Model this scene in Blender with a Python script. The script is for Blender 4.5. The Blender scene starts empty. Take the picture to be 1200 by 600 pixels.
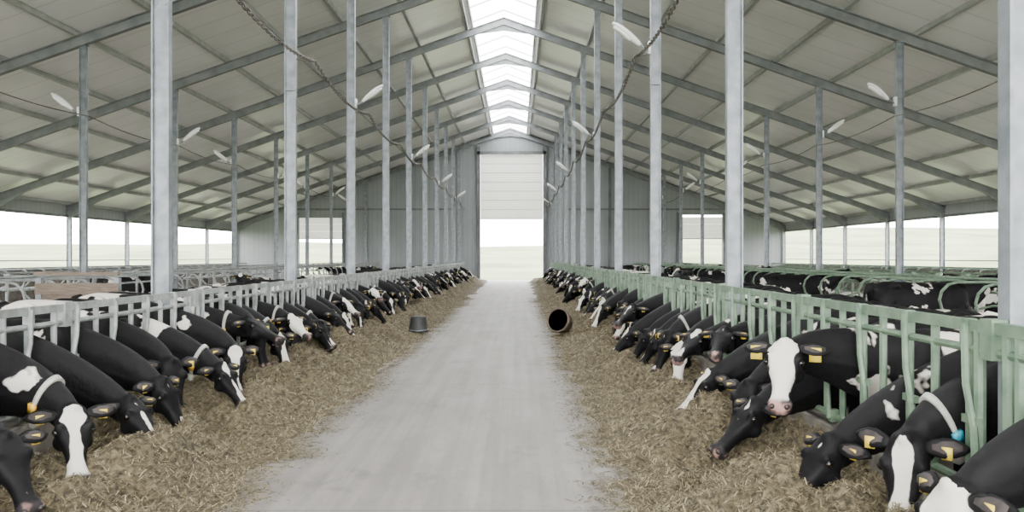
import bpy, bmesh, math, random
from mathutils import Vector, noise, Matrix
R=random.Random(11)
scene=bpy.context.scene
# ------------------------------------------------------------------ materials
def new_mat(name):
    m=bpy.data.materials.new(name); m.use_nodes=True
    nt=m.node_tree; b=nt.nodes['Principled BSDF']; return m,nt,b
def mat(name,c1,c2=None,scale=3.0,rough=0.6,metal=0.0,bump=0.0,bscale=30,detail=4,p0=.35,p1=.65,stretch=None):
    m,nt,b=new_mat(name)
    b.inputs['Roughness'].default_value=rough; b.inputs['Metallic'].default_value=metal
    b.inputs['Base Color'].default_value=(*c1,1)
    tc=nt.nodes.new('ShaderNodeTexCoord'); src=tc.outputs['Object']
    if stretch:
        mp=nt.nodes.new('ShaderNodeMapping'); mp.inputs['Scale'].default_value=stretch
        nt.links.new(src,mp.inputs[0]); src=mp.outputs[0]
    if c2:
        n=nt.nodes.new('ShaderNodeTexNoise'); n.inputs['Scale'].default_value=scale; n.inputs['Detail'].default_value=detail
        r=nt.nodes.new('ShaderNodeValToRGB'); r.color_ramp.elements[0].color=(*c1,1); r.color_ramp.elements[1].color=(*c2,1)
        r.color_ramp.elements[0].position=p0; r.color_ramp.elements[1].position=p1
        nt.links.new(src,n.inputs['Vector']); nt.links.new(n.outputs['Fac'],r.inputs[0]); nt.links.new(r.outputs[0],b.inputs['Base Color'])
    if bump:
        n2=nt.nodes.new('ShaderNodeTexNoise'); n2.inputs['Scale'].default_value=bscale; n2.inputs['Detail'].default_value=5
        bp=nt.nodes.new('ShaderNodeBump'); bp.inputs['Strength'].default_value=bump; bp.inputs['Distance'].default_value=.02
        nt.links.new(src,n2.inputs['Vector']); nt.links.new(n2.outputs['Fac'],bp.inputs['Height']); nt.links.new(bp.outputs[0],b.inputs['Normal'])
    return m
M_galv=mat('galvanised_steel',(.115,.13,.145),(.21,.23,.245),5,.42,.3)
M_rafter=mat('rafter_steel',(.12,.13,.135),(.18,.19,.195),3,.5,.2)
M_purlin=mat('purlin_steel',(.30,.31,.31),(.40,.41,.41),3,.5,.1)
M_skyframe=mat('skylight_frame_white',(.6,.62,.63),(.7,.72,.73),3,.5)
M_greenrail=mat('green_rail_paint',(.055,.10,.062),(.135,.195,.13),9,.5,.05,p0=.3,p1=.7)
M_greyrail=mat('galvanised_rail',(.145,.158,.152),(.27,.287,.28),9,.45,.15)
M_curb=mat('curb_concrete',(.11,.10,.085),(.20,.18,.155),6,.85,0,.4,25)
M_stallfloor=mat('stall_floor',(.08,.07,.06),(.15,.13,.11),2,.8)
M_wood=mat('weathered_board',(.10,.075,.055),(.17,.13,.10),6,.8,stretch=(1,1,8))
M_white=mat('lamp_housing',(.82,.83,.83),rough=.35)
M_lens,nt,b=new_mat('lamp_lens'); b.inputs['Base Color'].default_value=(.95,.95,.95,1); b.inputs['Roughness'].default_value=.2
M_chain=mat('chain_rust',(.07,.06,.055),(.15,.135,.12),20,.6,.4)
M_rubber=mat('black_rubber',(.010,.010,.011),(.02,.02,.02),8,.6)
M_tub=mat('brown_tub',(.055,.038,.028),(.13,.095,.07),8,.6)
M_gabletrim=mat('gable_trim',(.07,.075,.08),(.11,.12,.125),2,.6)
M_hay=mat('silage',(.032,.025,.013),(.15,.120,.068),24,.95,0,1.0,70,8)
M_st=[mat('straw_a',(.27,.22,.13),rough=.8),mat('straw_b',(.15,.12,.066),rough=.8),mat('straw_c',(.06,.047,.025),rough=.9)]
M_field=mat('meadow',(.075,.105,.035),(.17,.20,.09),.10,.95,0,.3,3)
def concrete():
    m,nt,b=new_mat('aisle_concrete'); b.inputs['Roughness'].default_value=.6; b.inputs['Specular IOR Level'].default_value=.4
    L=nt.links; tc=nt.nodes.new('ShaderNodeTexCoord')
    def noise_(sc,de,stretch=(1,1,1),ro=.6,loc=(0,0,0)):
        n=nt.nodes.new('ShaderNodeTexNoise'); n.inputs['Scale'].default_value=sc; n.inputs['Detail'].default_value=de; n.inputs['Roughness'].default_value=ro
        mp=nt.nodes.new('ShaderNodeMapping'); mp.inputs['Scale'].default_value=stretch; mp.inputs['Location'].default_value=loc
        L.new(tc.outputs['Object'],mp.inputs[0]); L.new(mp.outputs[0],n.inputs['Vector']); return n.outputs['Fac']
    def ramp(f,a,b_,pa,pb):
        r=nt.nodes.new('ShaderNodeValToRGB'); r.color_ramp.elements[0].color=(*a,1); r.color_ramp.elements[1].color=(*b_,1)
        r.color_ramp.elements[0].position=pa; r.color_ramp.elements[1].position=pb; L.new(f,r.inputs[0]); return r.outputs[0]
    def mixc(f,a,b_,mode='MIX'):
        q=nt.nodes.new('ShaderNodeMixRGB'); q.blend_type=mode
        for i,v in enumerate((f,a,b_)):
            if isinstance(v,(int,float)): q.inputs[i].default_value=v
            elif isinstance(v,tuple): q.inputs[i].default_value=(*v,1)
            else: L.new(v,q.inputs[i])
        return q.outputs[0]
    base=ramp(noise_(1.0,10,(1.4,.5,1),.7),(.15,.133,.12),(.225,.206,.194),.32,.66)
    spots=ramp(noise_(34,3),(0,0,0),(.7,.7,.7),.60,.70)
    c=mixc(spots,base,(.12,.098,.068))
    tracks=ramp(noise_(2.6,4,(2.2,.045,1)),(.84,.84,.84),(1.06,1.06,1.06),.4,.6)
    c=mixc(1.0,c,tracks,'MULTIPLY')
    wet=ramp(noise_(1.6,6,(1,.8,1),.65,(5,3,0)),(1,1,1),(.78,.77,.76),.58,.66)
    c=mixc(1.0,c,wet,'MULTIPLY')
    sp=nt.nodes.new('ShaderNodeSeparateXYZ'); L.new(tc.outputs['Object'],sp.inputs[0])
    mu=nt.nodes.new('ShaderNodeMath'); mu.operation='MULTIPLY'; mu.inputs[1].default_value=.19; L.new(sp.outputs[1],mu.inputs[0])
    fr=nt.nodes.new('ShaderNodeMath'); fr.operation='FRACT'; L.new(mu.outputs[0],fr.inputs[0])
    c=mixc(1.0,c,ramp(fr.outputs[0],(.6,.6,.6),(1,1,1),.002,.006),'MULTIPLY')
    L.new(c,b.inputs['Base Color'])
    bp=nt.nodes.new('ShaderNodeBump'); bp.inputs['Strength'].default_value=.3; bp.inputs['Distance'].default_value=.01
    L.new(spots,bp.inputs['Height']); L.new(bp.outputs[0],b.inputs['Normal'])
    return m
M_concrete=concrete()
def ribbed(name,c,c2,axis,freq,rough=.5,trans=0,wdt=.12,lo=.86):
    m,nt,b=new_mat(name); b.inputs['Roughness'].default_value=rough
    L=nt.links; tc=nt.nodes.new('ShaderNodeTexCoord'); sp=nt.nodes.new('ShaderNodeSeparateXYZ'); L.new(tc.outputs['Object'],sp.inputs[0])
    mu=nt.nodes.new('ShaderNodeMath'); mu.operation='MULTIPLY'; mu.inputs[1].default_value=freq; L.new(sp.outputs[axis],mu.inputs[0])
    fr=nt.nodes.new('ShaderNodeMath'); fr.operation='FRACT'; L.new(mu.outputs[0],fr.inputs[0])
    r=nt.nodes.new('ShaderNodeValToRGB'); e=r.color_ramp.elements; e[0].position=0; e[0].color=(*c2,1); e[1].position=wdt; e[1].color=(*c,1)
    L.new(fr.outputs[0],r.inputs[0])
    n=nt.nodes.new('ShaderNodeTexNoise'); n.inputs['Scale'].default_value=.7; n.inputs['Detail'].default_value=5; L.new(tc.outputs['Object'],n.inputs['Vector'])
    rr=nt.nodes.new('ShaderNodeValToRGB'); rr.color_ramp.elements[0].color=(lo,lo,lo,1); rr.color_ramp.elements[0].position=.3; rr.color_ramp.elements[1].position=.7
    L.new(n.outputs['Fac'],rr.inputs[0])
    mx=nt.nodes.new('ShaderNodeMixRGB'); mx.blend_type='MULTIPLY'; mx.inputs[0].default_value=1
    L.new(r.outputs[0],mx.inputs[1]); L.new(rr.outputs[0],mx.inputs[2]); L.new(mx.outputs[0],b.inputs['Base Color'])
    bp=nt.nodes.new('ShaderNodeBump'); bp.inputs['Strength'].default_value=.5; bp.inputs['Distance'].default_value=.02
    L.new(r.outputs[0],bp.inputs['Height']); L.new(bp.outputs[0],b.inputs['Normal'])
    if trans:
        t=nt.nodes.new('ShaderNodeBsdfTranslucent'); L.new(mx.outputs[0],t.inputs[0]); ms=nt.nodes.new('ShaderNodeMixShader'); ms.inputs[0].default_value=trans
        out=[q for q in nt.nodes if q.type=='OUTPUT_MATERIAL'][0]
        L.new(b.outputs[0],ms.inputs[1]); L.new(t.outputs[0],ms.inputs[2]); L.new(ms.outputs[0],out.inputs[0])
    return m
M_roof=ribbed('roof_panel',(.90,.89,.90),(.66,.66,.67),1,1.0,.3,0,.07,.88)
M_gable=ribbed('gable_cladding',(.20,.215,.22),(.13,.14,.145),0,3.0,.55)
M_doorpanel=ribbed('sectional_door_panel',(.86,.855,.83),(.72,.72,.70),2,1.55,.5,.35,.06,.95)
M_side=ribbed('side_cladding',(.34,.36,.36),(.25,.26,.26),1,3.0,.6)
def skymat():
    m=bpy.data.materials.new('skylight_sheet'); m.use_nodes=True; nt=m.node_tree; nt.nodes.clear()
    o=nt.nodes.new('ShaderNodeOutputMaterial'); t=nt.nodes.new('ShaderNodeBsdfTransparent'); d=nt.nodes.new('ShaderNodeBsdfTranslucent')
    t.inputs[0].default_value=(.95,.97,.97,1); d.inputs[0].default_value=(.92,.93,.93,1)
    mx=nt.nodes.new('ShaderNodeMixShader'); mx.inputs[0].default_value=.3
    nt.links.new(t.outputs[0],mx.inputs[1]); nt.links.new(d.outputs[0],mx.inputs[2]); nt.links.new(mx.outputs[0],o.inputs[0]); return m
M_sky=skymat()
# ------------------------------------------------------------------ mesh builder
class MB:
    def __init__(s): s.v=[]; s.f=[]; s.m=[]; s.mats=[]
    def mi(s,m):
        if m not in s.mats: s.mats.append(m)
        return s.mats.index(m)
    def add(s,vs,fs,m):
        o=len(s.v); k=s.mi(m); s.v+= [tuple(v) for v in vs]
        for f in fs: s.f.append(tuple(i+o for i in f)); s.m.append(k)
    def box(s,c,d,m,rot=None):
        vs=[]
        for z in(-.5,.5):
            for x,y in((-.5,-.5),(.5,-.5),(.5,.5),(-.5,.5)):
                v=Vector((x*d[0],y*d[1],z*d[2]))
                if rot is not None: v=rot@v
                vs.append(v+Vector(c))
        s.add(vs,[(3,2,1,0),(4,5,6,7),(0,1,5,4),(1,2,6,5),(2,3,7,6),(3,0,4,7)],m)
    def prism(s,poly,a,bq,m):
        n=len(poly); vs=[(x,a,z) for x,z in poly]+[(x,bq,z) for x,z in poly]
        fs=[tuple(range(n)),tuple(range(2*n-1,n-1,-1))]+[(i,n+i,n+(i+1)%n,(i+1)%n) for i in range(n)]
        s.add(vs,fs,m)
    def pipe(s,pts,r,m,n=8,cap=True):
        pts=[Vector(p) for p in pts]; rings=[]; up=None
        for i,p in enumerate(pts):
            t=(pts[min(i+1,len(pts)-1)]-pts[max(i-1,0)]).normalized()
            if up is None:
                up=Vector((0,0,1)) if abs(t.z)<.9 else Vector((0,1,0))
            a=t.cross(up).normalized(); b2=a.cross(t).normalized(); up=b2
            rr=r[i] if isinstance(r,(list,tuple)) else r
            rings.append([p+a*math.cos(2*math.pi*k/n)*rr+b2*math.sin(2*math.pi*k/n)*rr for k in range(n)])
        vs=[v for q in rings for v in q]; fs=[]
        for i in range(len(rings)-1):
            for k in range(n): fs.append((i*n+k,i*n+(k+1)%n,(i+1)*n+(k+1)%n,(i+1)*n+k))
        if cap: fs.append(tuple(range(n-1,-1,-1))); fs.append(tuple((len(rings)-1)*n+k for k in range(n)))
        s.add(vs,fs,m)
    def loft(s,secs,m,n=20,e=2.0):
        vs=[];fs=[]
        for c,sd,u,w,hu,hd in secs:
            for k in range(n):
                a=2*math.pi*k/n; ca,sa=math.cos(a),math.sin(a)
                x=math.copysign(abs(ca)**(2/e),ca); y=math.copysign(abs(sa)**(2/e),sa)
                vs.append(Vector(c)+sd*x*w+u*y*(hu if y>0 else hd))
        for i in range(len(secs)-1):
            for k in range(n): fs.append((i*n+k,i*n+(k+1)%n,(i+1)*n+(k+1)%n,(i+1)*n+k))
        fs.append(tuple(range(n-1,-1,-1))); fs.append(tuple((len(secs)-1)*n+k for k in range(n)))
        s.add(vs,fs,m)
    def ball(s,c,r,m,n=10):
        c=Vector(c); vs=[];fs=[]
        r=r if isinstance(r,(tuple,list)) else (r,r,r)
        for i in range(1,n):
            th=math.pi*i/n
            for k in range(n*2):
                ph=math.pi*k/n; vs.append(c+Vector((r[0]*math.sin(th)*math.cos(ph),r[1]*math.sin(th)*math.sin(ph),r[2]*math.cos(th))))
        w=n*2; vs.append(c+Vector((0,0,r[2]))); vs.append(c-Vector((0,0,r[2]))); T=len(vs)-2
        for i in range(n-2):
            for k in range(w): fs.append((i*w+k,(i+1)*w+k,(i+1)*w+(k+1)%w,i*w+(k+1)%w))
        for k in range(w): fs.append((T,k,(k+1)%w)); fs.append((T+1,(n-2)*w+(k+1)%w,(n-2)*w+k))
        s.add(vs,fs,m)
    def mesh(s,name,smooth=False):
        me=bpy.data.meshes.new(name); me.from_pydata(s.v,[],s.f)
        for m in s.mats: me.materials.append(m)
        me.polygons.foreach_set('material_index',s.m)
        if smooth: me.polygons.foreach_set('use_smooth',[True]*len(s.f))
        me.update()
        bm=bmesh.new(); bm.from_mesh(me); bmesh.ops.recalc_face_normals(bm,faces=bm.faces); bm.to_mesh(me); bm.free()
        return me
    def obj(s,name,smooth=False,loc=(0,0,0)):
        o=bpy.data.objects.new(name,s.mesh(name,smooth)); o.location=loc; scene.collection.objects.link(o); return o
def inst(name,me,loc,rz=0,sc=1):
    o=bpy.data.objects.new(name,me); o.location=loc; o.rotation_euler=(0,0,rz)
    o.scale=sc if isinstance(sc,tuple) else (sc,sc,sc); scene.collection.objects.link(o); return o
# ------------------------------------------------------------------ layout
CX=.5; CZ=1.65; F0=3.98; S=5.28; NF=11
frames=[F0+S*k for k in range(-2,NF)]
YB=-8.5; YE=F0+S*10+.15
HW=19.3; RIDGE=10.75; SL=.349
rz=lambda x: RIDGE-SL*abs(x)
XL=-3.2; XR=2.84; PL=-3.56; PR=2.98; MIDL=-10.1; MIDR=9.85; LOW=-.2
MIDS={-1:MIDL,1:MIDR}
b=MB(); b.box(((XL+XR)/2,(YB+YE)/2+.5,-.15),(XR-XL+.1,YE-YB+3,.3),M_concrete); b.obj('floor')
b=MB()
b.box(((-HW+XL-.17)/2,(YB+YE)/2,LOW-.1),(HW+XL-.17,YE-YB,.2),M_stallfloor)
b.box(((HW+XR+.23)/2,(YB+YE)/2,LOW-.1),(HW-XR-.23,YE-YB,.2),M_stallfloor)
for c in(MIDL,MIDR): b.box((c,(YB+YE)/2,LOW+.08),(4.4,YE-YB-4,.2),M_stallfloor)
b.obj('floor_stall_area')
def terr(x,y):
    d=max(abs(x)-HW-1.5,0,y-YE-1.5)
    sl=.03 if abs(x)<15 else (.04 if x<0 else .066)
    h=-.12+ sl*min(d,130)+ 1.1*noise.noise(Vector((x*.03,y*.03,0)))*min(1,d/20)
    if abs(x)<HW+1 and y<YE+.8: h=-.6
    return h
b=MB(); xs=sorted(set([-260,-200,-150,-120,-90,-70,-50,-40,-32,-27,-23,-21,-20.2,-19,-10,0,10,19,20.2,21,23,27,32,40,50,70,90,120,150,200,260])); ys=[-60,-30,-10,0,10,20,30,40,50,56.5,58.2,59,61,64,68,74,82,95,110,130,150,180,240]
vs=[(x,y,terr(x,y)) for y in ys for x in xs]; n=len(xs)
fs=[(j*n+i,j*n+i+1,(j+1)*n+i+1,(j+1)*n+i) for j in range(len(ys)-1) for i in range(n-1)]
b.add(vs,fs,M_field); b.obj('ground_meadow',True)
# roof
b=MB()
for s in(-1,1):
    b.prism([(s*1.15,rz(1.15)),(s*(HW+.7),rz(HW+.7)),(s*(HW+.7),rz(HW+.7)+.12),(s*1.15,rz(1.15)+.12)],YB,YE+.6,M_roof)
b.obj('ceiling')
b=MB()
for s in(-1,1):
    b.prism([(0,RIDGE+.2),(s*1.2,rz(1.2)+.18),(s*1.2,rz(1.2)+.19),(0,RIDGE+.21)],YB,YE,M_sky)
b.obj('window_ridge_skylight')
b=MB()
y=F0-2*S
while y<YE:
    for s in(-1,1): b.prism([(0,RIDGE+.14),(s*1.2,rz(1.2)+.10),(s*1.2,rz(1.2)+.15),(0,RIDGE+.19)],y,y+.045,M_skyframe)
    y+=S/3
for s in(-1,1): b.box((s*1.2,(YB+YE)/2,rz(1.2)+.1),(.08,YE-YB,.22),M_skyframe)
b.obj('skylight_frame')
b=MB()
for s in(-1,1):
    x=1.35
    while x<HW:
        z=rz(x); b.box((s*x,(YB+YE)/2,z-.06),(.05,YE-YB,.12),M_purlin); b.box((s*(x+.04),(YB+YE)/2,z-.118),(.09,YE-YB,.012),M_purlin)
        x+=1.78
b.obj('roof_purlins')
def rafter_mesh():
    b=MB()
    for s in(-1,1):
        def strip(t0,t1,hw):
            b.prism([(0,RIDGE-t0),(s*(HW+.1),rz(HW+.1)-t0),(s*(HW+.1),rz(HW+.1)-t1),(0,RIDGE-t1)],-hw,hw,M_rafter)
        strip(.125,.15,.075); strip(.15,.38,.01); strip(.38,.405,.075)
        b.prism([(0,RIDGE-.40),(s*1.0,rz(1.0)-.40),(0,RIDGE-.62)],-.02,.02,M_rafter)
        b.prism([(s*HW,rz(HW)-.40),(s*(HW-1.4),rz(HW-1.4)-.40),(s*HW,rz(HW)-.75)],-.03,.03,M_rafter)
    return b.mesh('roof_rafter')
rm=rafter_mesh()
for y in frames: inst('roof_rafter',rm,(0,y,0))
def col_mesh(h,w,m,dp=.10):
    b=MB(); H=w/2
    b.box((H-.009,0,h/2),(.018,dp,h),m); b.box((-H+.009,0,h/2),(.018,dp,h),m); b.box((0,0,h/2),(w-.036,.014,h),m)
    b.box((0,0,.01),(w+.12,dp+.12,.02),m); b.box((0,0,h*.52),(w+.02,dp+.02,.02),m); b.box((0,0,h-.01),(w+.06,dp+.06,.02),m)
    for z in(.4,h*.52+.1,h*.52-.1):
        for q in(-.05,.05): b.box((q,-.012,z),(.022,.02,.022),m)
    return b.mesh('steel_column')
cL=col_mesh(rz(PL)-.40-LOW,.20,M_galv); cR=col_mesh(rz(PR)-.40-LOW,.18,M_galv)
cML=col_mesh(rz(MIDL)-.40-LOW,.17,M_galv); cMR=col_mesh(rz(MIDR)-.40-LOW,.17,M_galv); cW=col_mesh(rz(HW)-.45-LOW,.2,M_galv)
for y in frames:
    inst('steel_column',cL,(PL,y,LOW)); inst('steel_column',cR,(PR,y,LOW))
    inst('steel_column',cML,(MIDL,y,LOW)); inst('steel_column',cMR,(MIDR,y,LOW))
    for s in(-1,1): inst('wall_post',cW,(s*(HW-.1),y,LOW))
for nm,s in(('wall_left',-1),('wall_right',1)):
    b=MB(); yc=(YB+YE)/2; L=YE-YB
    b.box((s*(HW+.06),yc,.45),(.12,L,1.3),M_curb); b.box((s*(HW+.06),yc,1.13),(.18,L,.06),M_galv)
    b.box((s*(HW+.06),yc,3.72),(.1,L,.5),M_side); b.box((s*(HW),yc,3.45),(.16,L,.1),M_rafter)
    b.obj(nm)
    b=MB(); b.pipe([(s*(HW+.02),YB,1.5),(s*(HW+.02),YE,1.5)],.025,M_galv,6); b.obj('trim_curtain_rail')
b=MB(); y0,y1=YE,YE+.12
def seg(xa,xb,z0):
    pts=[(xa,z0),(xb,z0),(xb,rz(xb))]
    if xa<0<xb: pts.append((0,RIDGE))
    pts.append((xa,rz(xa))); b.prism(pts,y0,y1,M_gable)
DX=.12; DW=2.2
seg(-HW,-14.8,-.2); seg(-14.8,-11.8,4.4); seg(-11.8,DX-DW,-.2); seg(DX-DW,DX+DW,8.85); seg(DX+DW,11.9,-.2); seg(11.9,14.9,4.6); seg(14.9,HW,-.2)
b.obj('wall_back')
b=MB()
for x in(DX-DW-.12,DX+DW+.12): b.box((x,YE-.12,4.6),(.24,.24,9.6),M_gabletrim)
b.box((DX,YE-.12,8.95),(4.9,.24,.2),M_gabletrim)
for x in(-14.9,-11.7,11.8,15.0): b.box((x,YE-.08,2.3),(.14,.16,4.9),M_gabletrim)
for x in(-7,7): b.box((x,YE-.1,(rz(x)-.2)/2),(.18,.2,rz(x)-.2),M_gabletrim)
for s in(-1,1): b.box((s*(HW+2.4)/2,YE-.06,5.0),(HW-2.6-3,.1,.12),M_gabletrim)
b.obj('trim_gable_frame')
b=MB()
for k in range(7): b.box((DX,YE+.06,4.36+.64*k+.32),(2*DW-.02,.05,.635),M_doorpanel)
b.box((DX,YE+.04,4.33),(2*DW-.02,.08,.06),M_gabletrim)
for k in(1,2,3,4,5,6): b.box((DX,YE+.03,4.36+.64*k),(2*DW-.02,.02,.018),M_gabletrim)
b.obj('door_1')
for i,x in((2,-13.3),(3,13.4)):
    b=MB()
    for k in range(3): b.box((x,YE+.06,2.95+.5*k+.25),(2.96,.05,.495),M_doorpanel)
    b.box((x,YE+.04,2.93),(2.96,.07,.05),M_gabletrim); b.obj('door_%d'%i)
b=MB(); b.box((XL-.06,(YB+YE-1)/2,.10),(.2,YE-1-YB,.60),M_curb); b.obj('feed_curb')
b=MB(); b.box((XR+.06,(YB+YE-1)/2,.10),(.2,YE-1-YB,.60),M_curb); b.obj('feed_curb')
# ------------------------------------------------------------------ headlocks
NU=8; U=.645
SL_Y=[]
for k in range(-1,10):
    for j in range(NU): SL_Y.append(F0+S*k+(S-NU*U)/2+U*(j+.5))
def headlock(x,ztop,m,sgn):
    b=MB(); y=F0-S; ye=F0+S*10
    while y<ye-.1:
        b.box((x,y+S/2,ztop-.03),(.05,S-.02,.06),m)
        b.pipe([(x,y,ztop-.15),(x,y+S,ztop-.15)],.022,m,8)
        b.pipe([(x,y,.48),(x,y+S,.48)],.026,m,8)
        for yy in(y,y+S/2): b.box((x,yy,ztop-.085),(.08,.10,.20),m)
        for yy in (y+.12,y+S-.12): b.pipe([(x,yy,.40),(x,yy,ztop-.05)],.03,m,8)
        y+=S
    for yc in SL_Y:
        if yc>ye-.3: continue
        b.pipe([(x,yc-.175,.46),(x,yc-.175,ztop-.05)],.024,m,7)
        b.pipe([(x,yc+.175,.46),(x,yc+.175,ztop-.05)],.024,m,7)
        b.pipe([(x-.035*sgn,yc-.30,.46),(x-.035*sgn,yc-.27,.80),(x-.035*sgn,yc-.20,1.0),(x-.035*sgn,yc-.185,ztop-.02)],.021,m,7)
        b.box((x-.02*sgn,yc-.23,.82),(.035,.14,.04),m)
        b.box((x-.012*sgn,yc-.178,ztop-.07),(.06,.055,.15),m)
        b.box((x,yc-.30,.48),(.06,.06,.09),m)
    return b.obj('feed_headlock_rail')
headlock(XL,1.27,M_greyrail,-1); headlock(XR,1.33,M_greenrail,1)
# ------------------------------------------------------------------ freestall dividers
def divider(dr):
    b=MB(); m=M_greyrail if dr<0 else M_greenrail
    for s in(-1,1):
        pts=[(s*.1,0,1.22),(s*1.3,0,1.22)]
        for k in range(7):
            a=math.pi/2-math.pi*k/6; pts.append((s*(1.45+.32*math.cos(a)),0,.90+.32*math.sin(a)))
        pts+=[(s*1.2,0,.58),(s*.6,0,.45),(s*.1,0,.45)]
        b.pipe(pts,.026,m,7)
    b.pipe([(0,0,.0),(0,0,1.3)],.035,m,8); b.box((0,0,1.3),(.12,.08,.03),m)
    return b.mesh('freestall_divider')
DIVY=[]
y=6.5
while y<YE-2: DIVY.append(y); y+=1.15
for dr in(-1,1):
    dm=divider(dr)
    for y in DIVY: inst('freestall_divider',dm,(MIDS[dr],y,-.02))
    b=MB(); m=M_greyrail if dr<0 else M_greenrail
    for off in(-1.25,1.25,0): b.pipe([(MIDS[dr]+off,6,1.27 if off else .95),(MIDS[dr]+off,YE-2,1.27 if off else .95)],.026,m,7)
    b.obj('neck_rail')
    b=MB()
    for y in DIVY:
        x0=dr*(HW-.3); pts=[(x0,y,1.2),(x0-dr*1.3,y,1.2)]
        for k in range(7):
            a=math.pi/2-math.pi*k/6; pts.append((x0-dr*(1.45+.32*math.cos(a)),y,.88+.32*math.sin(a)))
        pts+=[(x0-dr*1.2,y,.5),(x0,y,.42)]
        b.pipe(pts,.026,m,6)
    b.pipe([(dr*(HW-1.5),6,1.24),(dr*(HW-1.5),YE-2,1.24)],.026,m,6)
    b.obj('wall_stall_dividers')
b=MB(); b.box((-7.4,14.6,.64),(1.5,.06,.72),M_wood); b.box((-7.4,14.55,1.35),(1.5,.1,.06),M_wood)
for z in(.45,.75,1.08): b.box((-7.4,14.55,z),(1.5,.03,.2),M_wood)
b.box((-8.1,14.6,.5),(.1,.1,1.55),M_galv); b.box((-6.7,14.6,.5),(.1,.1,1.55),M_galv)
b.obj('board_partition')
b=MB(); b.box((0,0,.55),(.9,.06,.5),M_galv);b.box((0,.5,.55),(.9,.06,.5),M_galv);b.box((-.43,.25,.55),(.06,.5,.5),M_galv);b.box((.43,.25,.55),(.06,.5,.5),M_galv);b.box((0,.25,.33),(.9,.5,.05),M_galv)
for x in(-.4,.4):
    for y in(.03,.47): b.box((x,y,.17),(.06,.06,.36),M_galv)
b.obj('water_trough',loc=(-6.9,11.2,LOW))
# ------------------------------------------------------------------ lamps
def lamp_mesh():
    b=MB()
    b.box((.02,0,0),(.04,.14,.22),M_white)
    b.pipe([(0,0,-.05),(.12,0,0),(.22,0,.09)],.022,M_galv,8)
    d=Vector((.78,0,.62)).normalized(); u=Vector((-d.z,0,d.x)); s=Vector((0,1,0)); o=Vector((.18,0,.05))
    prof=[(0,.03,.03,.03),(.05,.06,.05,.045),(.16,.085,.065,.05),(.3,.115,.075,.05),(.45,.125,.07,.045),(.57,.10,.05,.035),(.64,.05,.02,.02)]
    b.loft([(o+d*t,s,u,w,a,c) for t,w,a,c in prof],M_white,16)
    b.loft([(o+d*t-u*.035,s,u,w,.01,.035) for t,w in((.2,.04),(.26,.085),(.42,.10),(.53,.08),(.58,.03))],M_lens,14)
    return b.mesh('barn_lamp',True)
lm=lamp_mesh()
for k in range(0,NF):
    y=F0+S*k
    if k%2==1: inst('barn_lamp',lm,(PL+.1,y,5.4))
    else: inst('barn_lamp',lm,(PR-.09,y,5.4),math.pi)
    if k<NF-1:
        if k%2==1:
            inst('barn_lamp',lm,(MIDL-.09,y,5.2),math.pi); inst('barn_lamp',lm,(MIDR-.09,y,5.45),math.pi)
        else:
            inst('barn_lamp',lm,(MIDL+.09,y,5.2)); inst('barn_lamp',lm,(MIDR+.09,y,5.45))
def link(b,c,t,flip,L=.10,W=.058,r=.011):
    t=t.normalized(); a=t.cross(Vector((0,0,1))).normalized(); c2=a.cross(t)
    sd=a if flip else c2; pts=[]
    for k in range(10):
        q=2*math.pi*k/10; pts.append(c+t*math.cos(q)*L*.62+sd*math.sin(q)*W*.5)
    pts.append(pts[0]); b.pipe(pts,r,M_chain,5,False)
for (x,z,sag) in((-3.12,5.15,.22),(2.62,5.25,.24)):
    b=MB(); fl=0
    for k in range(0,NF-1):
        ya=F0+S*k; n=52
        for i in range(n):
            t=(i+.5)/n; zz=z-4*sag*t*(1-t); dz=-4*sag*(1-2*t)/S
            link(b,Vector((x,ya+S*t,zz)),Vector((0,1,dz)),fl); fl^=1
    for k in range(NF):
        xx=PL if x<0 else PR; b.pipe([(xx+(.09 if x<0 else -.09),F0+S*k,z+.05),(x,F0+S*k,z)],.014,M_chain,6)
    b.obj('hanging_chain',True)
for s in(-1,1):
    b=MB(); pts=[]
    for k in range(0,NF-1):
        for i in range(10):
            t=i/10; pts.append((MIDS[s]-s*.12,F0+S*(k+t),5.1-4*.12*t*(1-t)))
    b.pipe(pts,.014,M_chain,5); b.obj('overhead_cable')
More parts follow.
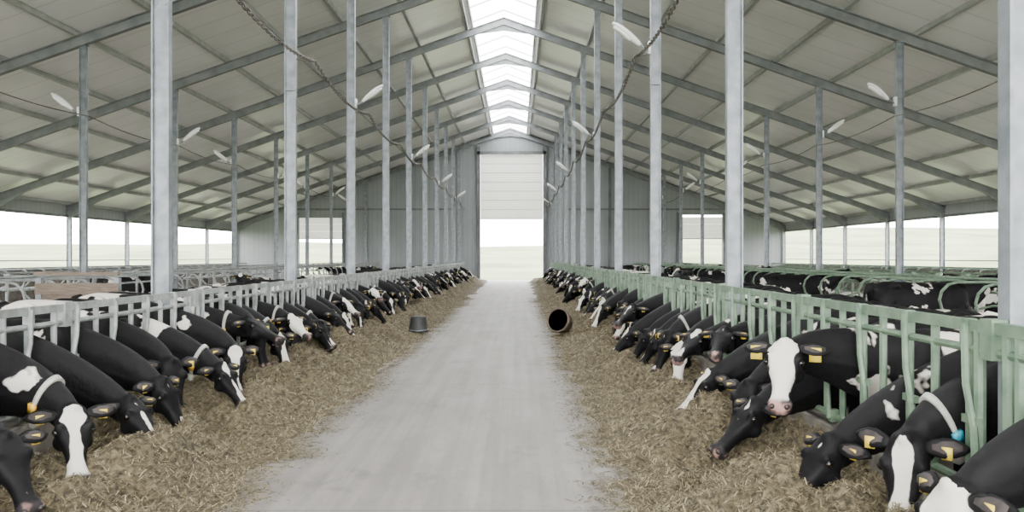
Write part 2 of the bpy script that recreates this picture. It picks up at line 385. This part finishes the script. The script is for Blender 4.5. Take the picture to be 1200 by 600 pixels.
# ------------------------------------------------------------------ feed
def edge(side,y):
    base=1.46 if side<0 else 1.28
    return base+.24*noise.noise(Vector((side*9,y*.45,0)))+.18*noise.noise(Vector((side*5,y*1.7,3)))+.12*noise.noise(Vector((side,y*5,9)))
def feedh(side,a,y):
    e=edge(side,y); w=(3.08 if side<0 else 2.72)
    if a<e: return -.04
    u=(a-e)/(w-e); k=min(1,u*2.0); k=k*k*(3-2*k)
    h=.17*k+.07*max(0,u-.55)/.45
    h+=k*(.26*noise.noise(Vector((a*1.5,y*.9,side)))+.16*noise.noise(Vector((a*4,y*3.3,side)))+.06*noise.noise(Vector((a*11,y*10,side))))
    return max(h,.006+.014*noise.noise(Vector((a*20,y*20,1))))
for side in(-1,1):
    w=(3.155 if side<0 else 2.795); n=50; b=MB(); ys=[]; y=3.0
    while y<YE-1.2: ys.append(y); y+=max(.035,.0045*y)
    vs=[];fs=[]
    for y in ys:
        e=edge(side,y)
        for i in range(n+1):
            a=e-.02+(w-e+.02)*i/n
            vs.append((side*a,y,-.02 if i==0 else feedh(side,a,y)))
    for j in range(len(ys)-1):
        for i in range(n): fs.append((j*(n+1)+i,j*(n+1)+i+1,(j+1)*(n+1)+i+1,(j+1)*(n+1)+i))
    b.add(vs,fs,M_hay)
    for q in range(60000):
        y=3.4*(9.5**(R.random()**1.1)); e=edge(side,y)
        if R.random()<.86: a=e+(w-e)*R.random()
        else: a=e-abs(R.gauss(0,.13))
        if a<.2 or y>YE-2: continue
        h=max(feedh(side,a,y),0)+.003
        L=R.uniform(.008,.034)*(1.5 if y>12 else 1); wd=R.uniform(.0011,.0029)*(1+y/14); th=R.uniform(0,math.pi)
        pz=R.uniform(-.25,.6) if a>e else .02
        d=Vector((math.cos(th),math.sin(th),pz)); s2=Vector((-math.sin(th),math.cos(th),R.uniform(-.3,.3)))*wd; c=Vector((side*a,y,h+abs(pz)*L*.5+.002))
        bend=Vector((0,0,R.uniform(-.006,.008)))
        b.add([c-d*L-s2,c-d*L+s2,c+s2+bend,c-s2+bend,c+d*L+s2,c+d*L-s2],[(0,1,2,3),(3,2,4,5)],M_st[R.choice((0,1,1,2,2))])
    me=bpy.data.meshes.new('hay_pile'); me.from_pydata(b.v,[],b.f)
    for m in b.mats: me.materials.append(m)
    me.polygons.foreach_set('material_index',b.m); me.polygons.foreach_set('use_smooth',[True]*len(b.f))
    o=bpy.data.objects.new('hay_pile',me); scene.collection.objects.link(o)
N=24; Z=Vector((0,0,1)); X=Vector((1,0,0)); Y=Vector((0,1,0))
b=MB(); b.loft([(Z*z,X,Y,r,r,r) for z,r in((0,.225),(.03,.225),(.035,.21),(.30,.165),(.325,.155),(.33,.05))],M_rubber,N)
b.pipe([(-.21,0,.06),(-.2,-.14,.05),(0,-.24,.03),(.2,-.14,.05),(.21,0,.06)],.008,M_galv,6)
b.obj('feed_bucket',True,(-1.62,17.4,.05))
b=MB(); b.loft([(Z*z,X,Y,r,r,r) for z,r in((0,.19),(.03,.2),(.24,.245),(.26,.26),(.30,.26))],M_tub,N)
b.loft([(Z*z,X,Y,r,r,r) for z,r in((.302,.258),(.302,.225),(.06,.185),(.05,.02))],M_tub,N)
b.pipe([(.245*math.cos(a*math.pi/12),.245*math.sin(a*math.pi/12),.30) for a in range(25)],.022,M_tub,6,False)
o=b.obj('round_tub',True,(1.50,16.9,.27)); o.rotation_euler=(math.radians(74),0,math.radians(-34))
# ------------------------------------------------------------------ cows
def coat():
    m,nt,bs=new_mat('holstein_coat'); L=nt.links; N=nt.nodes
    bs.inputs['Roughness'].default_value=.6; bs.inputs['Specular IOR Level'].default_value=.14
    tc=N.new('ShaderNodeTexCoord'); oi=N.new('ShaderNodeObjectInfo')
    def math_(op,a,b_,clamp=False):
        q=N.new('ShaderNodeMath'); q.operation=op; q.use_clamp=clamp
        for i,v in enumerate((a,b_)):
            if v is None: continue
            if isinstance(v,(int,float)): q.inputs[i].default_value=v
            else: L.new(v,q.inputs[i])
        return q.outputs[0]
    rnd=oi.outputs['Random']
    cmb=N.new('ShaderNodeCombineXYZ'); L.new(math_('MULTIPLY',rnd,37.0),cmb.inputs[0]); L.new(math_('MULTIPLY',rnd,91.0),cmb.inputs[1])
    va=N.new('ShaderNodeVectorMath'); va.operation='ADD'; L.new(tc.outputs['Object'],va.inputs[0]); L.new(cmb.outputs[0],va.inputs[1])
    n=N.new('ShaderNodeTexNoise'); n.inputs['Scale'].default_value=1.8; n.inputs['Detail'].default_value=4; n.inputs['Roughness'].default_value=.5; L.new(va.outputs[0],n.inputs['Vector'])
    def attr(nm):
        a=N.new('ShaderNodeAttribute'); a.attribute_name=nm; return a.outputs['Fac']
    am=attr('mask'); ab=attr('blaze'); al=attr('leg'); amz=attr('muzzle')
    thr=math_('ADD',math_('MULTIPLY',am,.07),.565)
    body=math_('MULTIPLY',math_('SUBTRACT',n.outputs['Fac'],thr),60,True)
    bl=math_('ADD',ab,math_('MULTIPLY',math_('SUBTRACT',math_('FRACT',math_('MULTIPLY',rnd,7.3),None),.70),2.2))
    bl=math_('ADD',bl,math_('MULTIPLY',math_('SUBTRACT',n.outputs['Fac'],.5),5.0))
    bl=math_('MULTIPLY',bl,9,True)
    leg=math_('MULTIPLY',math_('ADD',al,math_('SUBTRACT',n.outputs['Fac'],.5)),12,True)
    w=math_('MAXIMUM',math_('MAXIMUM',body,bl),leg)
    mx=N.new('ShaderNodeMixRGB'); mx.inputs[1].default_value=(.004,.0037,.0043,1); mx.inputs[2].default_value=(.56,.525,.47,1); L.new(w,mx.inputs[0])
    n3=N.new('ShaderNodeTexNoise'); n3.inputs['Scale'].default_value=9; L.new(tc.outputs['Object'],n3.inputs['Vector'])
    mr=N.new('ShaderNodeValToRGB'); mr.color_ramp.elements[0].color=(.02,.017,.018,1); mr.color_ramp.elements[1].color=(.30,.18,.155,1); L.new(n3.outputs['Fac'],mr.inputs[0])
    mr.color_ramp.elements[0].position=.50; mr.color_ramp.elements[1].position=.64
    m2=N.new('ShaderNodeMixRGB'); L.new(amz,m2.inputs[0]); L.new(mx.outputs[0],m2.inputs[1]); L.new(mr.outputs[0],m2.inputs[2])
    L.new(m2.outputs[0],bs.inputs['Base Color'])
    n4=N.new('ShaderNodeTexNoise'); n4.inputs['Scale'].default_value=13; n4.inputs['Detail'].default_value=6; L.new(tc.outputs['Object'],n4.inputs['Vector'])
    bp=N.new('ShaderNodeBump'); bp.inputs['Strength'].default_value=.45; bp.inputs['Distance'].default_value=.02; L.new(n4.outputs['Fac'],bp.inputs['Height']); L.new(bp.outputs[0],bs.inputs['Normal'])
    return m
M_coat=coat()
M_eye=mat('cow_eye',(.008,.006,.005),rough=.1); M_nos=mat('nostril',(.015,.01,.01),rough=.5)
M_ear=mat('ear_inner',(.012,.010,.010),(.045,.034,.032),12,.8)
M_tag=mat('ear_tag_yellow',(.62,.46,.05),rough=.4); M_strap=mat('collar_strap',(.42,.41,.37),(.26,.26,.23),10,.7)
M_tagb=mat('collar_tag_blue',(.02,.25,.33),rough=.4); M_tago=mat('collar_tag_amber',(.62,.36,.03),rough=.4)
def cow_mesh(P,pitch,yaw,collar=None,white=0.0,tagk=1.0):
    P=Vector(P); p=math.radians(pitch); yw=math.radians(yaw)
    d=Vector((math.cos(p)*math.cos(yw),math.cos(p)*math.sin(yw),-math.sin(p)))
    u=Vector((math.sin(p)*math.cos(yw),math.sin(p)*math.sin(yw),math.cos(p))); s=u.cross(d).normalized()
    X,Y,Z=Vector((1,0,0)),Vector((0,1,0)),Vector((0,0,1))
    b=MB(); m=M_coat
    T=[(-1.60,1.14,.05,.10,.10),(-1.55,1.10,.15,.18,.2),(-1.45,1.05,.23,.27,.30),(-1.3,1.0,.25,.35,.36),(-1.12,.96,.255,.385,.40),(-.85,.92,.29,.41,.44),(-.6,.91,.305,.415,.44),(-.35,.93,.285,.405,.42),(-.1,.95,.24,.38,.40),(.06,.95,.19,.33,.37),(.16,.92,.14,.27,.32),(.24,.88,.08,.17,.22)]
    b.loft([(Vector((x,0,z)),Y,Z,w,a,c) for x,z,w,a,c in T],m,28,2.2)
    for sg in(-1,1):
        b.ball((-1.2,sg*.205,1.27),(.10,.065,.06),m); b.ball((-1.5,sg*.13,1.2),(.08,.05,.07),m)
        b.ball((-.02,sg*.150,.98),(.14,.085,.30),m); b.ball((-1.28,sg*.18,.95),(.24,.11,.30),m)
        b.ball((.14,sg*.11,.80),(.09,.07,.10),m)
        def leg(pts): b.pipe([q[:3] for q in pts],[q[3] for q in pts],m,12)
        leg([(.02,sg*.16,.95,.12),(-.04,sg*.17,.72,.095),(.0,sg*.16,.55,.066),(.015,sg*.15,.42,.054),(.015,sg*.15,.37,.055),(.0,sg*.145,.28,.038),(-.01,sg*.145,.15,.036),(.0,sg*.145,.11,.047),(.025,sg*.145,.06,.044),(.04,sg*.145,.0,.062)])
        leg([(-1.28,sg*.17,.95,.16),(-1.16,sg*.19,.75,.14),(-1.24,sg*.19,.62,.10),(-1.42,sg*.175,.52,.062),(-1.455,sg*.17,.47,.055),(-1.43,sg*.165,.36,.041),(-1.40,sg*.16,.16,.038),(-1.39,sg*.16,.12,.048),(-1.36,sg*.16,.06,.046),(-1.34,sg*.16,.0,.064)])
    b.ball((-1.1,0,.55),(.22,.16,.15),m)
    for sx in(-1.18,-1.0):
        for sg in(-1,1): b.pipe([(sx,sg*.08,.46),(sx,sg*.085,.36)],[.02,.013],m,8)
    b.pipe([(-1.5,0,1.3),(-1.6,0,1.28),(-1.66,0,1.12),(-1.67,0,.85),(-1.66,0,.6),(-1.66,0,.45),(-1.66,0,.3)],[.04,.04,.03,.022,.025,.045,.012],m,10)
    low=P.z<1.0
    H=P-u*.05
    dirn=(d*.65+X*.45+Vector((0,0,-.45 if low else .15))).normalized()
    b0=Vector((-.08,0,1.03)); b1=Vector((.24,0,1.03 if low else 1.10)); b2=H-dirn*.26; b3=H+d*.06
    def bez(t): return b0*(1-t)**3+b1*3*t*(1-t)**2+b2*3*t*t*(1-t)+b3*t**3
    def nsec(t,k=1.0):
        c=bez(t); tg=(bez(min(t+.02,1))-bez(max(t-.02,0))).normalized(); sd=Z.cross(tg).normalized(); up=tg.cross(sd).normalized()
        hu=(.22*(1-t)**1.3+.092)*k; w=(.12*(1-t)**1.5+.075)*k; hd=(.23*(1-t)**1.2+.115)*k
        return (c,sd,up,w,hu,hd)
    b.loft([nsec(i/12) for i in range(13)],m,22,2.05)
    dl=[]
    for i in range(2,9):
        t=i/10; c,sd,up,w,hu,hd=nsec(t); dl.append(c-up*(hd*.99))
    b.pipe(dl,[.025,.035,.036,.034,.03,.026,.02],m,8)
    for sg in(-1,1):
        q=[]
        for i in range(1,9):
            t=i/10; c,sd,up,w,hu,hd=nsec(t); q.append(c+sd*sg*w*.72-up*hd*(.15+.3*t))
        b.pipe(q,[.05,.05,.046,.042,.038,.034,.03,.028],m,8)
    hp=[(-.05,.0,.05,.03,.08),(-.02,0,.085,.05,.11),(.04,0,.100,.058,.128),(.10,0,.110,.058,.138),(.16,0,.112,.052,.138),(.22,-.004,.090,.042,.118),(.29,-.010,.068,.040,.088),(.36,-.014,.058,.036,.068),(.42,-.016,.062,.036,.060),(.47,-.018,.077,.042,.066),(.505,-.022,.074,.038,.062),(.53,-.028,.045,.02,.04)]
    b.loft([(P+d*t+u*o,s,u,w,a,c) for t,o,w,a,c in hp],m,24,2.3)
    for sg in(-1,1):
        b.ball(P+d*.135+s*sg*.090+u*.037,.034,m,8); b.ball(P+d*.18+s*sg*.06-u*.08,(.07,.05,.06),m,8)
        b.ball(P+d*.48+s*sg*.05+u*.0,.032,m,8)
    b.ball(P+u*.045-d*.005,(.05,.05,.035),m,8)
    b.ball(P+d*.47-u*.075,(.045,.045,.03),m,8)
    me=b.mesh('tmp'); o=bpy.data.objects.new('tmp',me); scene.collection.objects.link(o)
    r=o.modifiers.new('r','REMESH'); r.mode='VOXEL'; r.voxel_size=.018; r.use_smooth_shade=True
    sm=o.modifiers.new('s','SMOOTH'); sm.factor=.5; sm.iterations=3
    dg=bpy.context.evaluated_depsgraph_get(); ev=o.evaluated_get(dg); me2=bpy.data.meshes.new_from_object(ev)
    bpy.data.objects.remove(o)
    e=MB(); e.mi(M_coat)
    for sg in(-1,1):
        ax=(s*sg*.93-d*.14-u*.18).normalized(); wd=(d-ax*d.dot(ax)).normalized(); th=ax.cross(wd).normalized()
        o0=P+d*.025+s*sg*.08+u*.01
        e.loft([(o0+ax*t+u*dz,wd,th,w,.014,.014) for t,w,dz in((0,.022,0),(.04,.040,.004),(.09,.054,.004),(.14,.048,0),(.18,.03,-.006),(.205,.008,-.012))],M_coat,12)
        e.loft([(o0+ax*t+u*.011,wd,th,w,.008,.008) for t,w in((.04,.022),(.09,.038),(.14,.033),(.175,.014))],M_ear,10)
        e.ball(P+d*.150+s*sg*.106+u*.014,.024,M_eye,8)
        e.ball(P+d*.508+s*sg*.045+u*.006,(.018,.018,.018),M_nos,6)
        tg=o0+ax*.11
        dn=Vector((0,0,-1)); fc=(u*.8+d*.2); fc=(fc-dn*fc.dot(dn)).normalized() if abs(fc.z)<.97 else X
        sd2=dn.cross(fc).normalized(); rot=Matrix((sd2,fc,dn)).transposed()
        e.box(tg+u*.024+dn*.032*tagk,(.05*tagk,.006,.062*tagk),M_tag,rot)
    e.pipe([P+d*.47-u*.06+s*.066,P+d*.5-u*.06+s*.05,P+d*.53-u*.052,P+d*.5-u*.06-s*.05,P+d*.47-u*.06-s*.066],.006,M_nos,5)
    if collar:
        t0=.72; A=nsec(t0-.016,1.08); B=nsec(t0+.016,1.08); A2=nsec(t0-.016,1.14);B2=nsec(t0+.016,1.14)
        e.loft([A,A2,B2,B],M_strap,24,2.05)
        c,sd,up,w,hu,hd=nsec(t0,1.15); tg=sd.cross(up)
        for sg in(-1,1):
            e.box(c+sd*sg*w*.9-up*hd*.45,(.022,.055,.08),collar,Matrix((sd,tg,up)).transposed()@Matrix.Rotation(sg*.4,3,'Y'))
        e.box(c-up*(hd+.03),(.05,.05,.06),M_strap,Matrix((sd,tg,up)).transposed())
    me3=e.mesh('x',True)
    bm=bmesh.new(); bm.from_mesh(me2)
    for f in bm.faces: f.material_index=0; f.smooth=True
    bm.from_mesh(me3)
    out=bpy.data.meshes.new('holstein_cow'); bm.to_mesh(out); bm.free()
    for mm in e.mats: out.materials.append(mm)
    keys=('mask','blaze','leg','muzzle')
    vals={k:[] for k in keys}
    for co in [v.co.copy() for v in out.vertices]:
        q=co-P; t=q.dot(d); uu=q.dot(u); ss=abs(q.dot(s))
        if t>-.07 and ss<.15 and abs(uu)<.2 and t<.6:
            wdt=.024+.036*math.exp(-((t-.07)/.06)**2)+.045*max(0,(t-.32)/.2)
            bl=(wdt-ss)/.06 - max(0,-uu-.015)*14 - (1.2 if t<-.01 else 0)+white
            vals['mask'].append(3.0); vals['blaze'].append(bl); vals['muzzle'].append(min(1,max(0,(t-.45)/.03)))
        else:
            near=q.length<.3
            vals['mask'].append(2.2 if near else (.9 if co.x>.3 else (.5 if co.x>0 else 0))); vals['blaze'].append(-5); vals['muzzle'].append(0)
        vals['leg'].append((.42-co.z)*1.3 if (co.z<.7 and co.x<.2) else -3)
    for k in keys:
        out.attributes.new(k,'FLOAT','POINT'); out.attributes[k].data.foreach_set('value',vals[k])
    out.update()
    return out
def pose(px,pitch,yaw,lift=0,collar=None,white=0,dy=0):
    z=.36+.53*math.sin(math.radians(pitch))+lift
    return cow_mesh((px,math.sin(math.radians(yaw))*.14+dy,z),pitch,yaw,collar,white)
VL=[pose(.90,56,-12),pose(.95,46,-26,.02,M_tago),pose(.86,52,-52,.0,M_tago,.3),pose(.84,64,-38,.04),pose(.98,38,-30,.03),
    pose(.78,68,4,.05,None,.5),pose(.90,60,-66,.0,None,.3),pose(.84,26,-40,.40,M_tago,.2),pose(.92,54,22,.0),pose(.74,72,-20,.08),pose(.90,42,-8,.16),pose(.80,18,-62,.55,None,.4)]
VR=[pose(.90,56,10),pose(.88,52,40,.0,None,.4),pose(.80,64,26,.02,M_tagb,.3),pose(.96,44,16),pose(.84,58,-24,.03),
    pose(.76,68,50,.0,M_tagb),pose(.95,38,28,.0,None,.2),pose(.80,48,66,.05,None,.5),pose(.72,72,12,.06),pose(.84,26,44,.42,None,.3),pose(.76,20,64,.56,None,.6)]
VD=cow_mesh((.90,.14,1.22),42,66,None,1.1,1.5)
VG=cow_mesh((.75,0,1.42),28,10)
VU=cow_mesh((.90,-.06,1.08),24,-16,M_tago,.2)
rr=random.Random(8)
def put(me,x,y,rot): return inst('cow',me,(x,y,LOW),rot,rr.uniform(.96,1.04))
dD=min(SL_Y,key=lambda v:abs(v-5.75)); lU=min(SL_Y,key=lambda v:abs(v-9.9))
recent=[]
def pick(V,y):
    c=[q for q in V if q not in recent[-10:]]; me=rr.choice(c or V); recent.append(me); return me
nearL=[VL[1],VL[2],VL[4],VL[0],VL[3],VL[1],VL[6],VL[9],VL[2]]; nl=0
nearR=[VR[0],VR[5],VR[3],VR[2]]; nr=0
for i,y in enumerate(SL_Y):
    if y<3.0 or y>YE-2.5: continue
    if y==lU: put(VU,XL-.40,y,0)
    elif abs(y-lU)<.7 and y<lU: pass
    elif 4.6<y<9.0:
        put(nearL[nl%len(nearL)],XL-.27+(.06 if nl%2 else -.04),y+.02,math.radians((-7,-2,3,-5)[nl%4])); nl+=1
    elif rr.random()<.90:
        put(pick(VL,y),XL-.42+rr.uniform(-.12,.10),y+rr.uniform(-.03,.03),math.radians(rr.uniform(-8,4)))
    if y==dD: put(VD,XR+.40,y,math.pi)
    elif y<dD:
        put(nearR[nr%len(nearR)],XR+.52,y,math.pi+math.radians((2,-3,4)[nr%3])); nr+=1
    elif rr.random()<.92 and not (dD<y<dD+.5):
        put(pick(VR,y),XR+.44+rr.uniform(-.10,.12),y+rr.uniform(-.03,.03),math.pi+math.radians(rr.uniform(-4,7)))
for k in range(12):
    s=-1 if k%5==4 else 1
    y=DIVY[min(len(DIVY)-2,4+int(k*3.1))]+.575
    if k%2: put(VG,MIDS[s]-s*1.15,y,0 if s>0 else math.pi)
    else: put(VG,MIDS[s]+s*1.15,y,math.pi if s>0 else 0)
for k in range(3):
    s=1 if k%2 else -1
    put(VG,s*6.6,21.5+k*9.1,math.pi/2*(1 if k%2 else -1)+rr.uniform(-.1,.1))
# ------------------------------------------------------------------ camera & world
cam=bpy.data.cameras.new('camera'); co=bpy.data.objects.new('camera',cam); scene.collection.objects.link(co)
co.location=(CX,0,CZ); co.rotation_euler=(math.radians(90),0,0); cam.lens=28.5; cam.sensor_width=36; cam.shift_x=-.005; cam.shift_y=.001; cam.clip_end=600
scene.camera=co
w=bpy.data.worlds.new('overcast_sky'); scene.world=w; w.use_nodes=True; nt=w.node_tree; bg=nt.nodes['Background']
bg.inputs[0].default_value=(1.0,.992,.99,1); bg.inputs[1].default_value=19.5
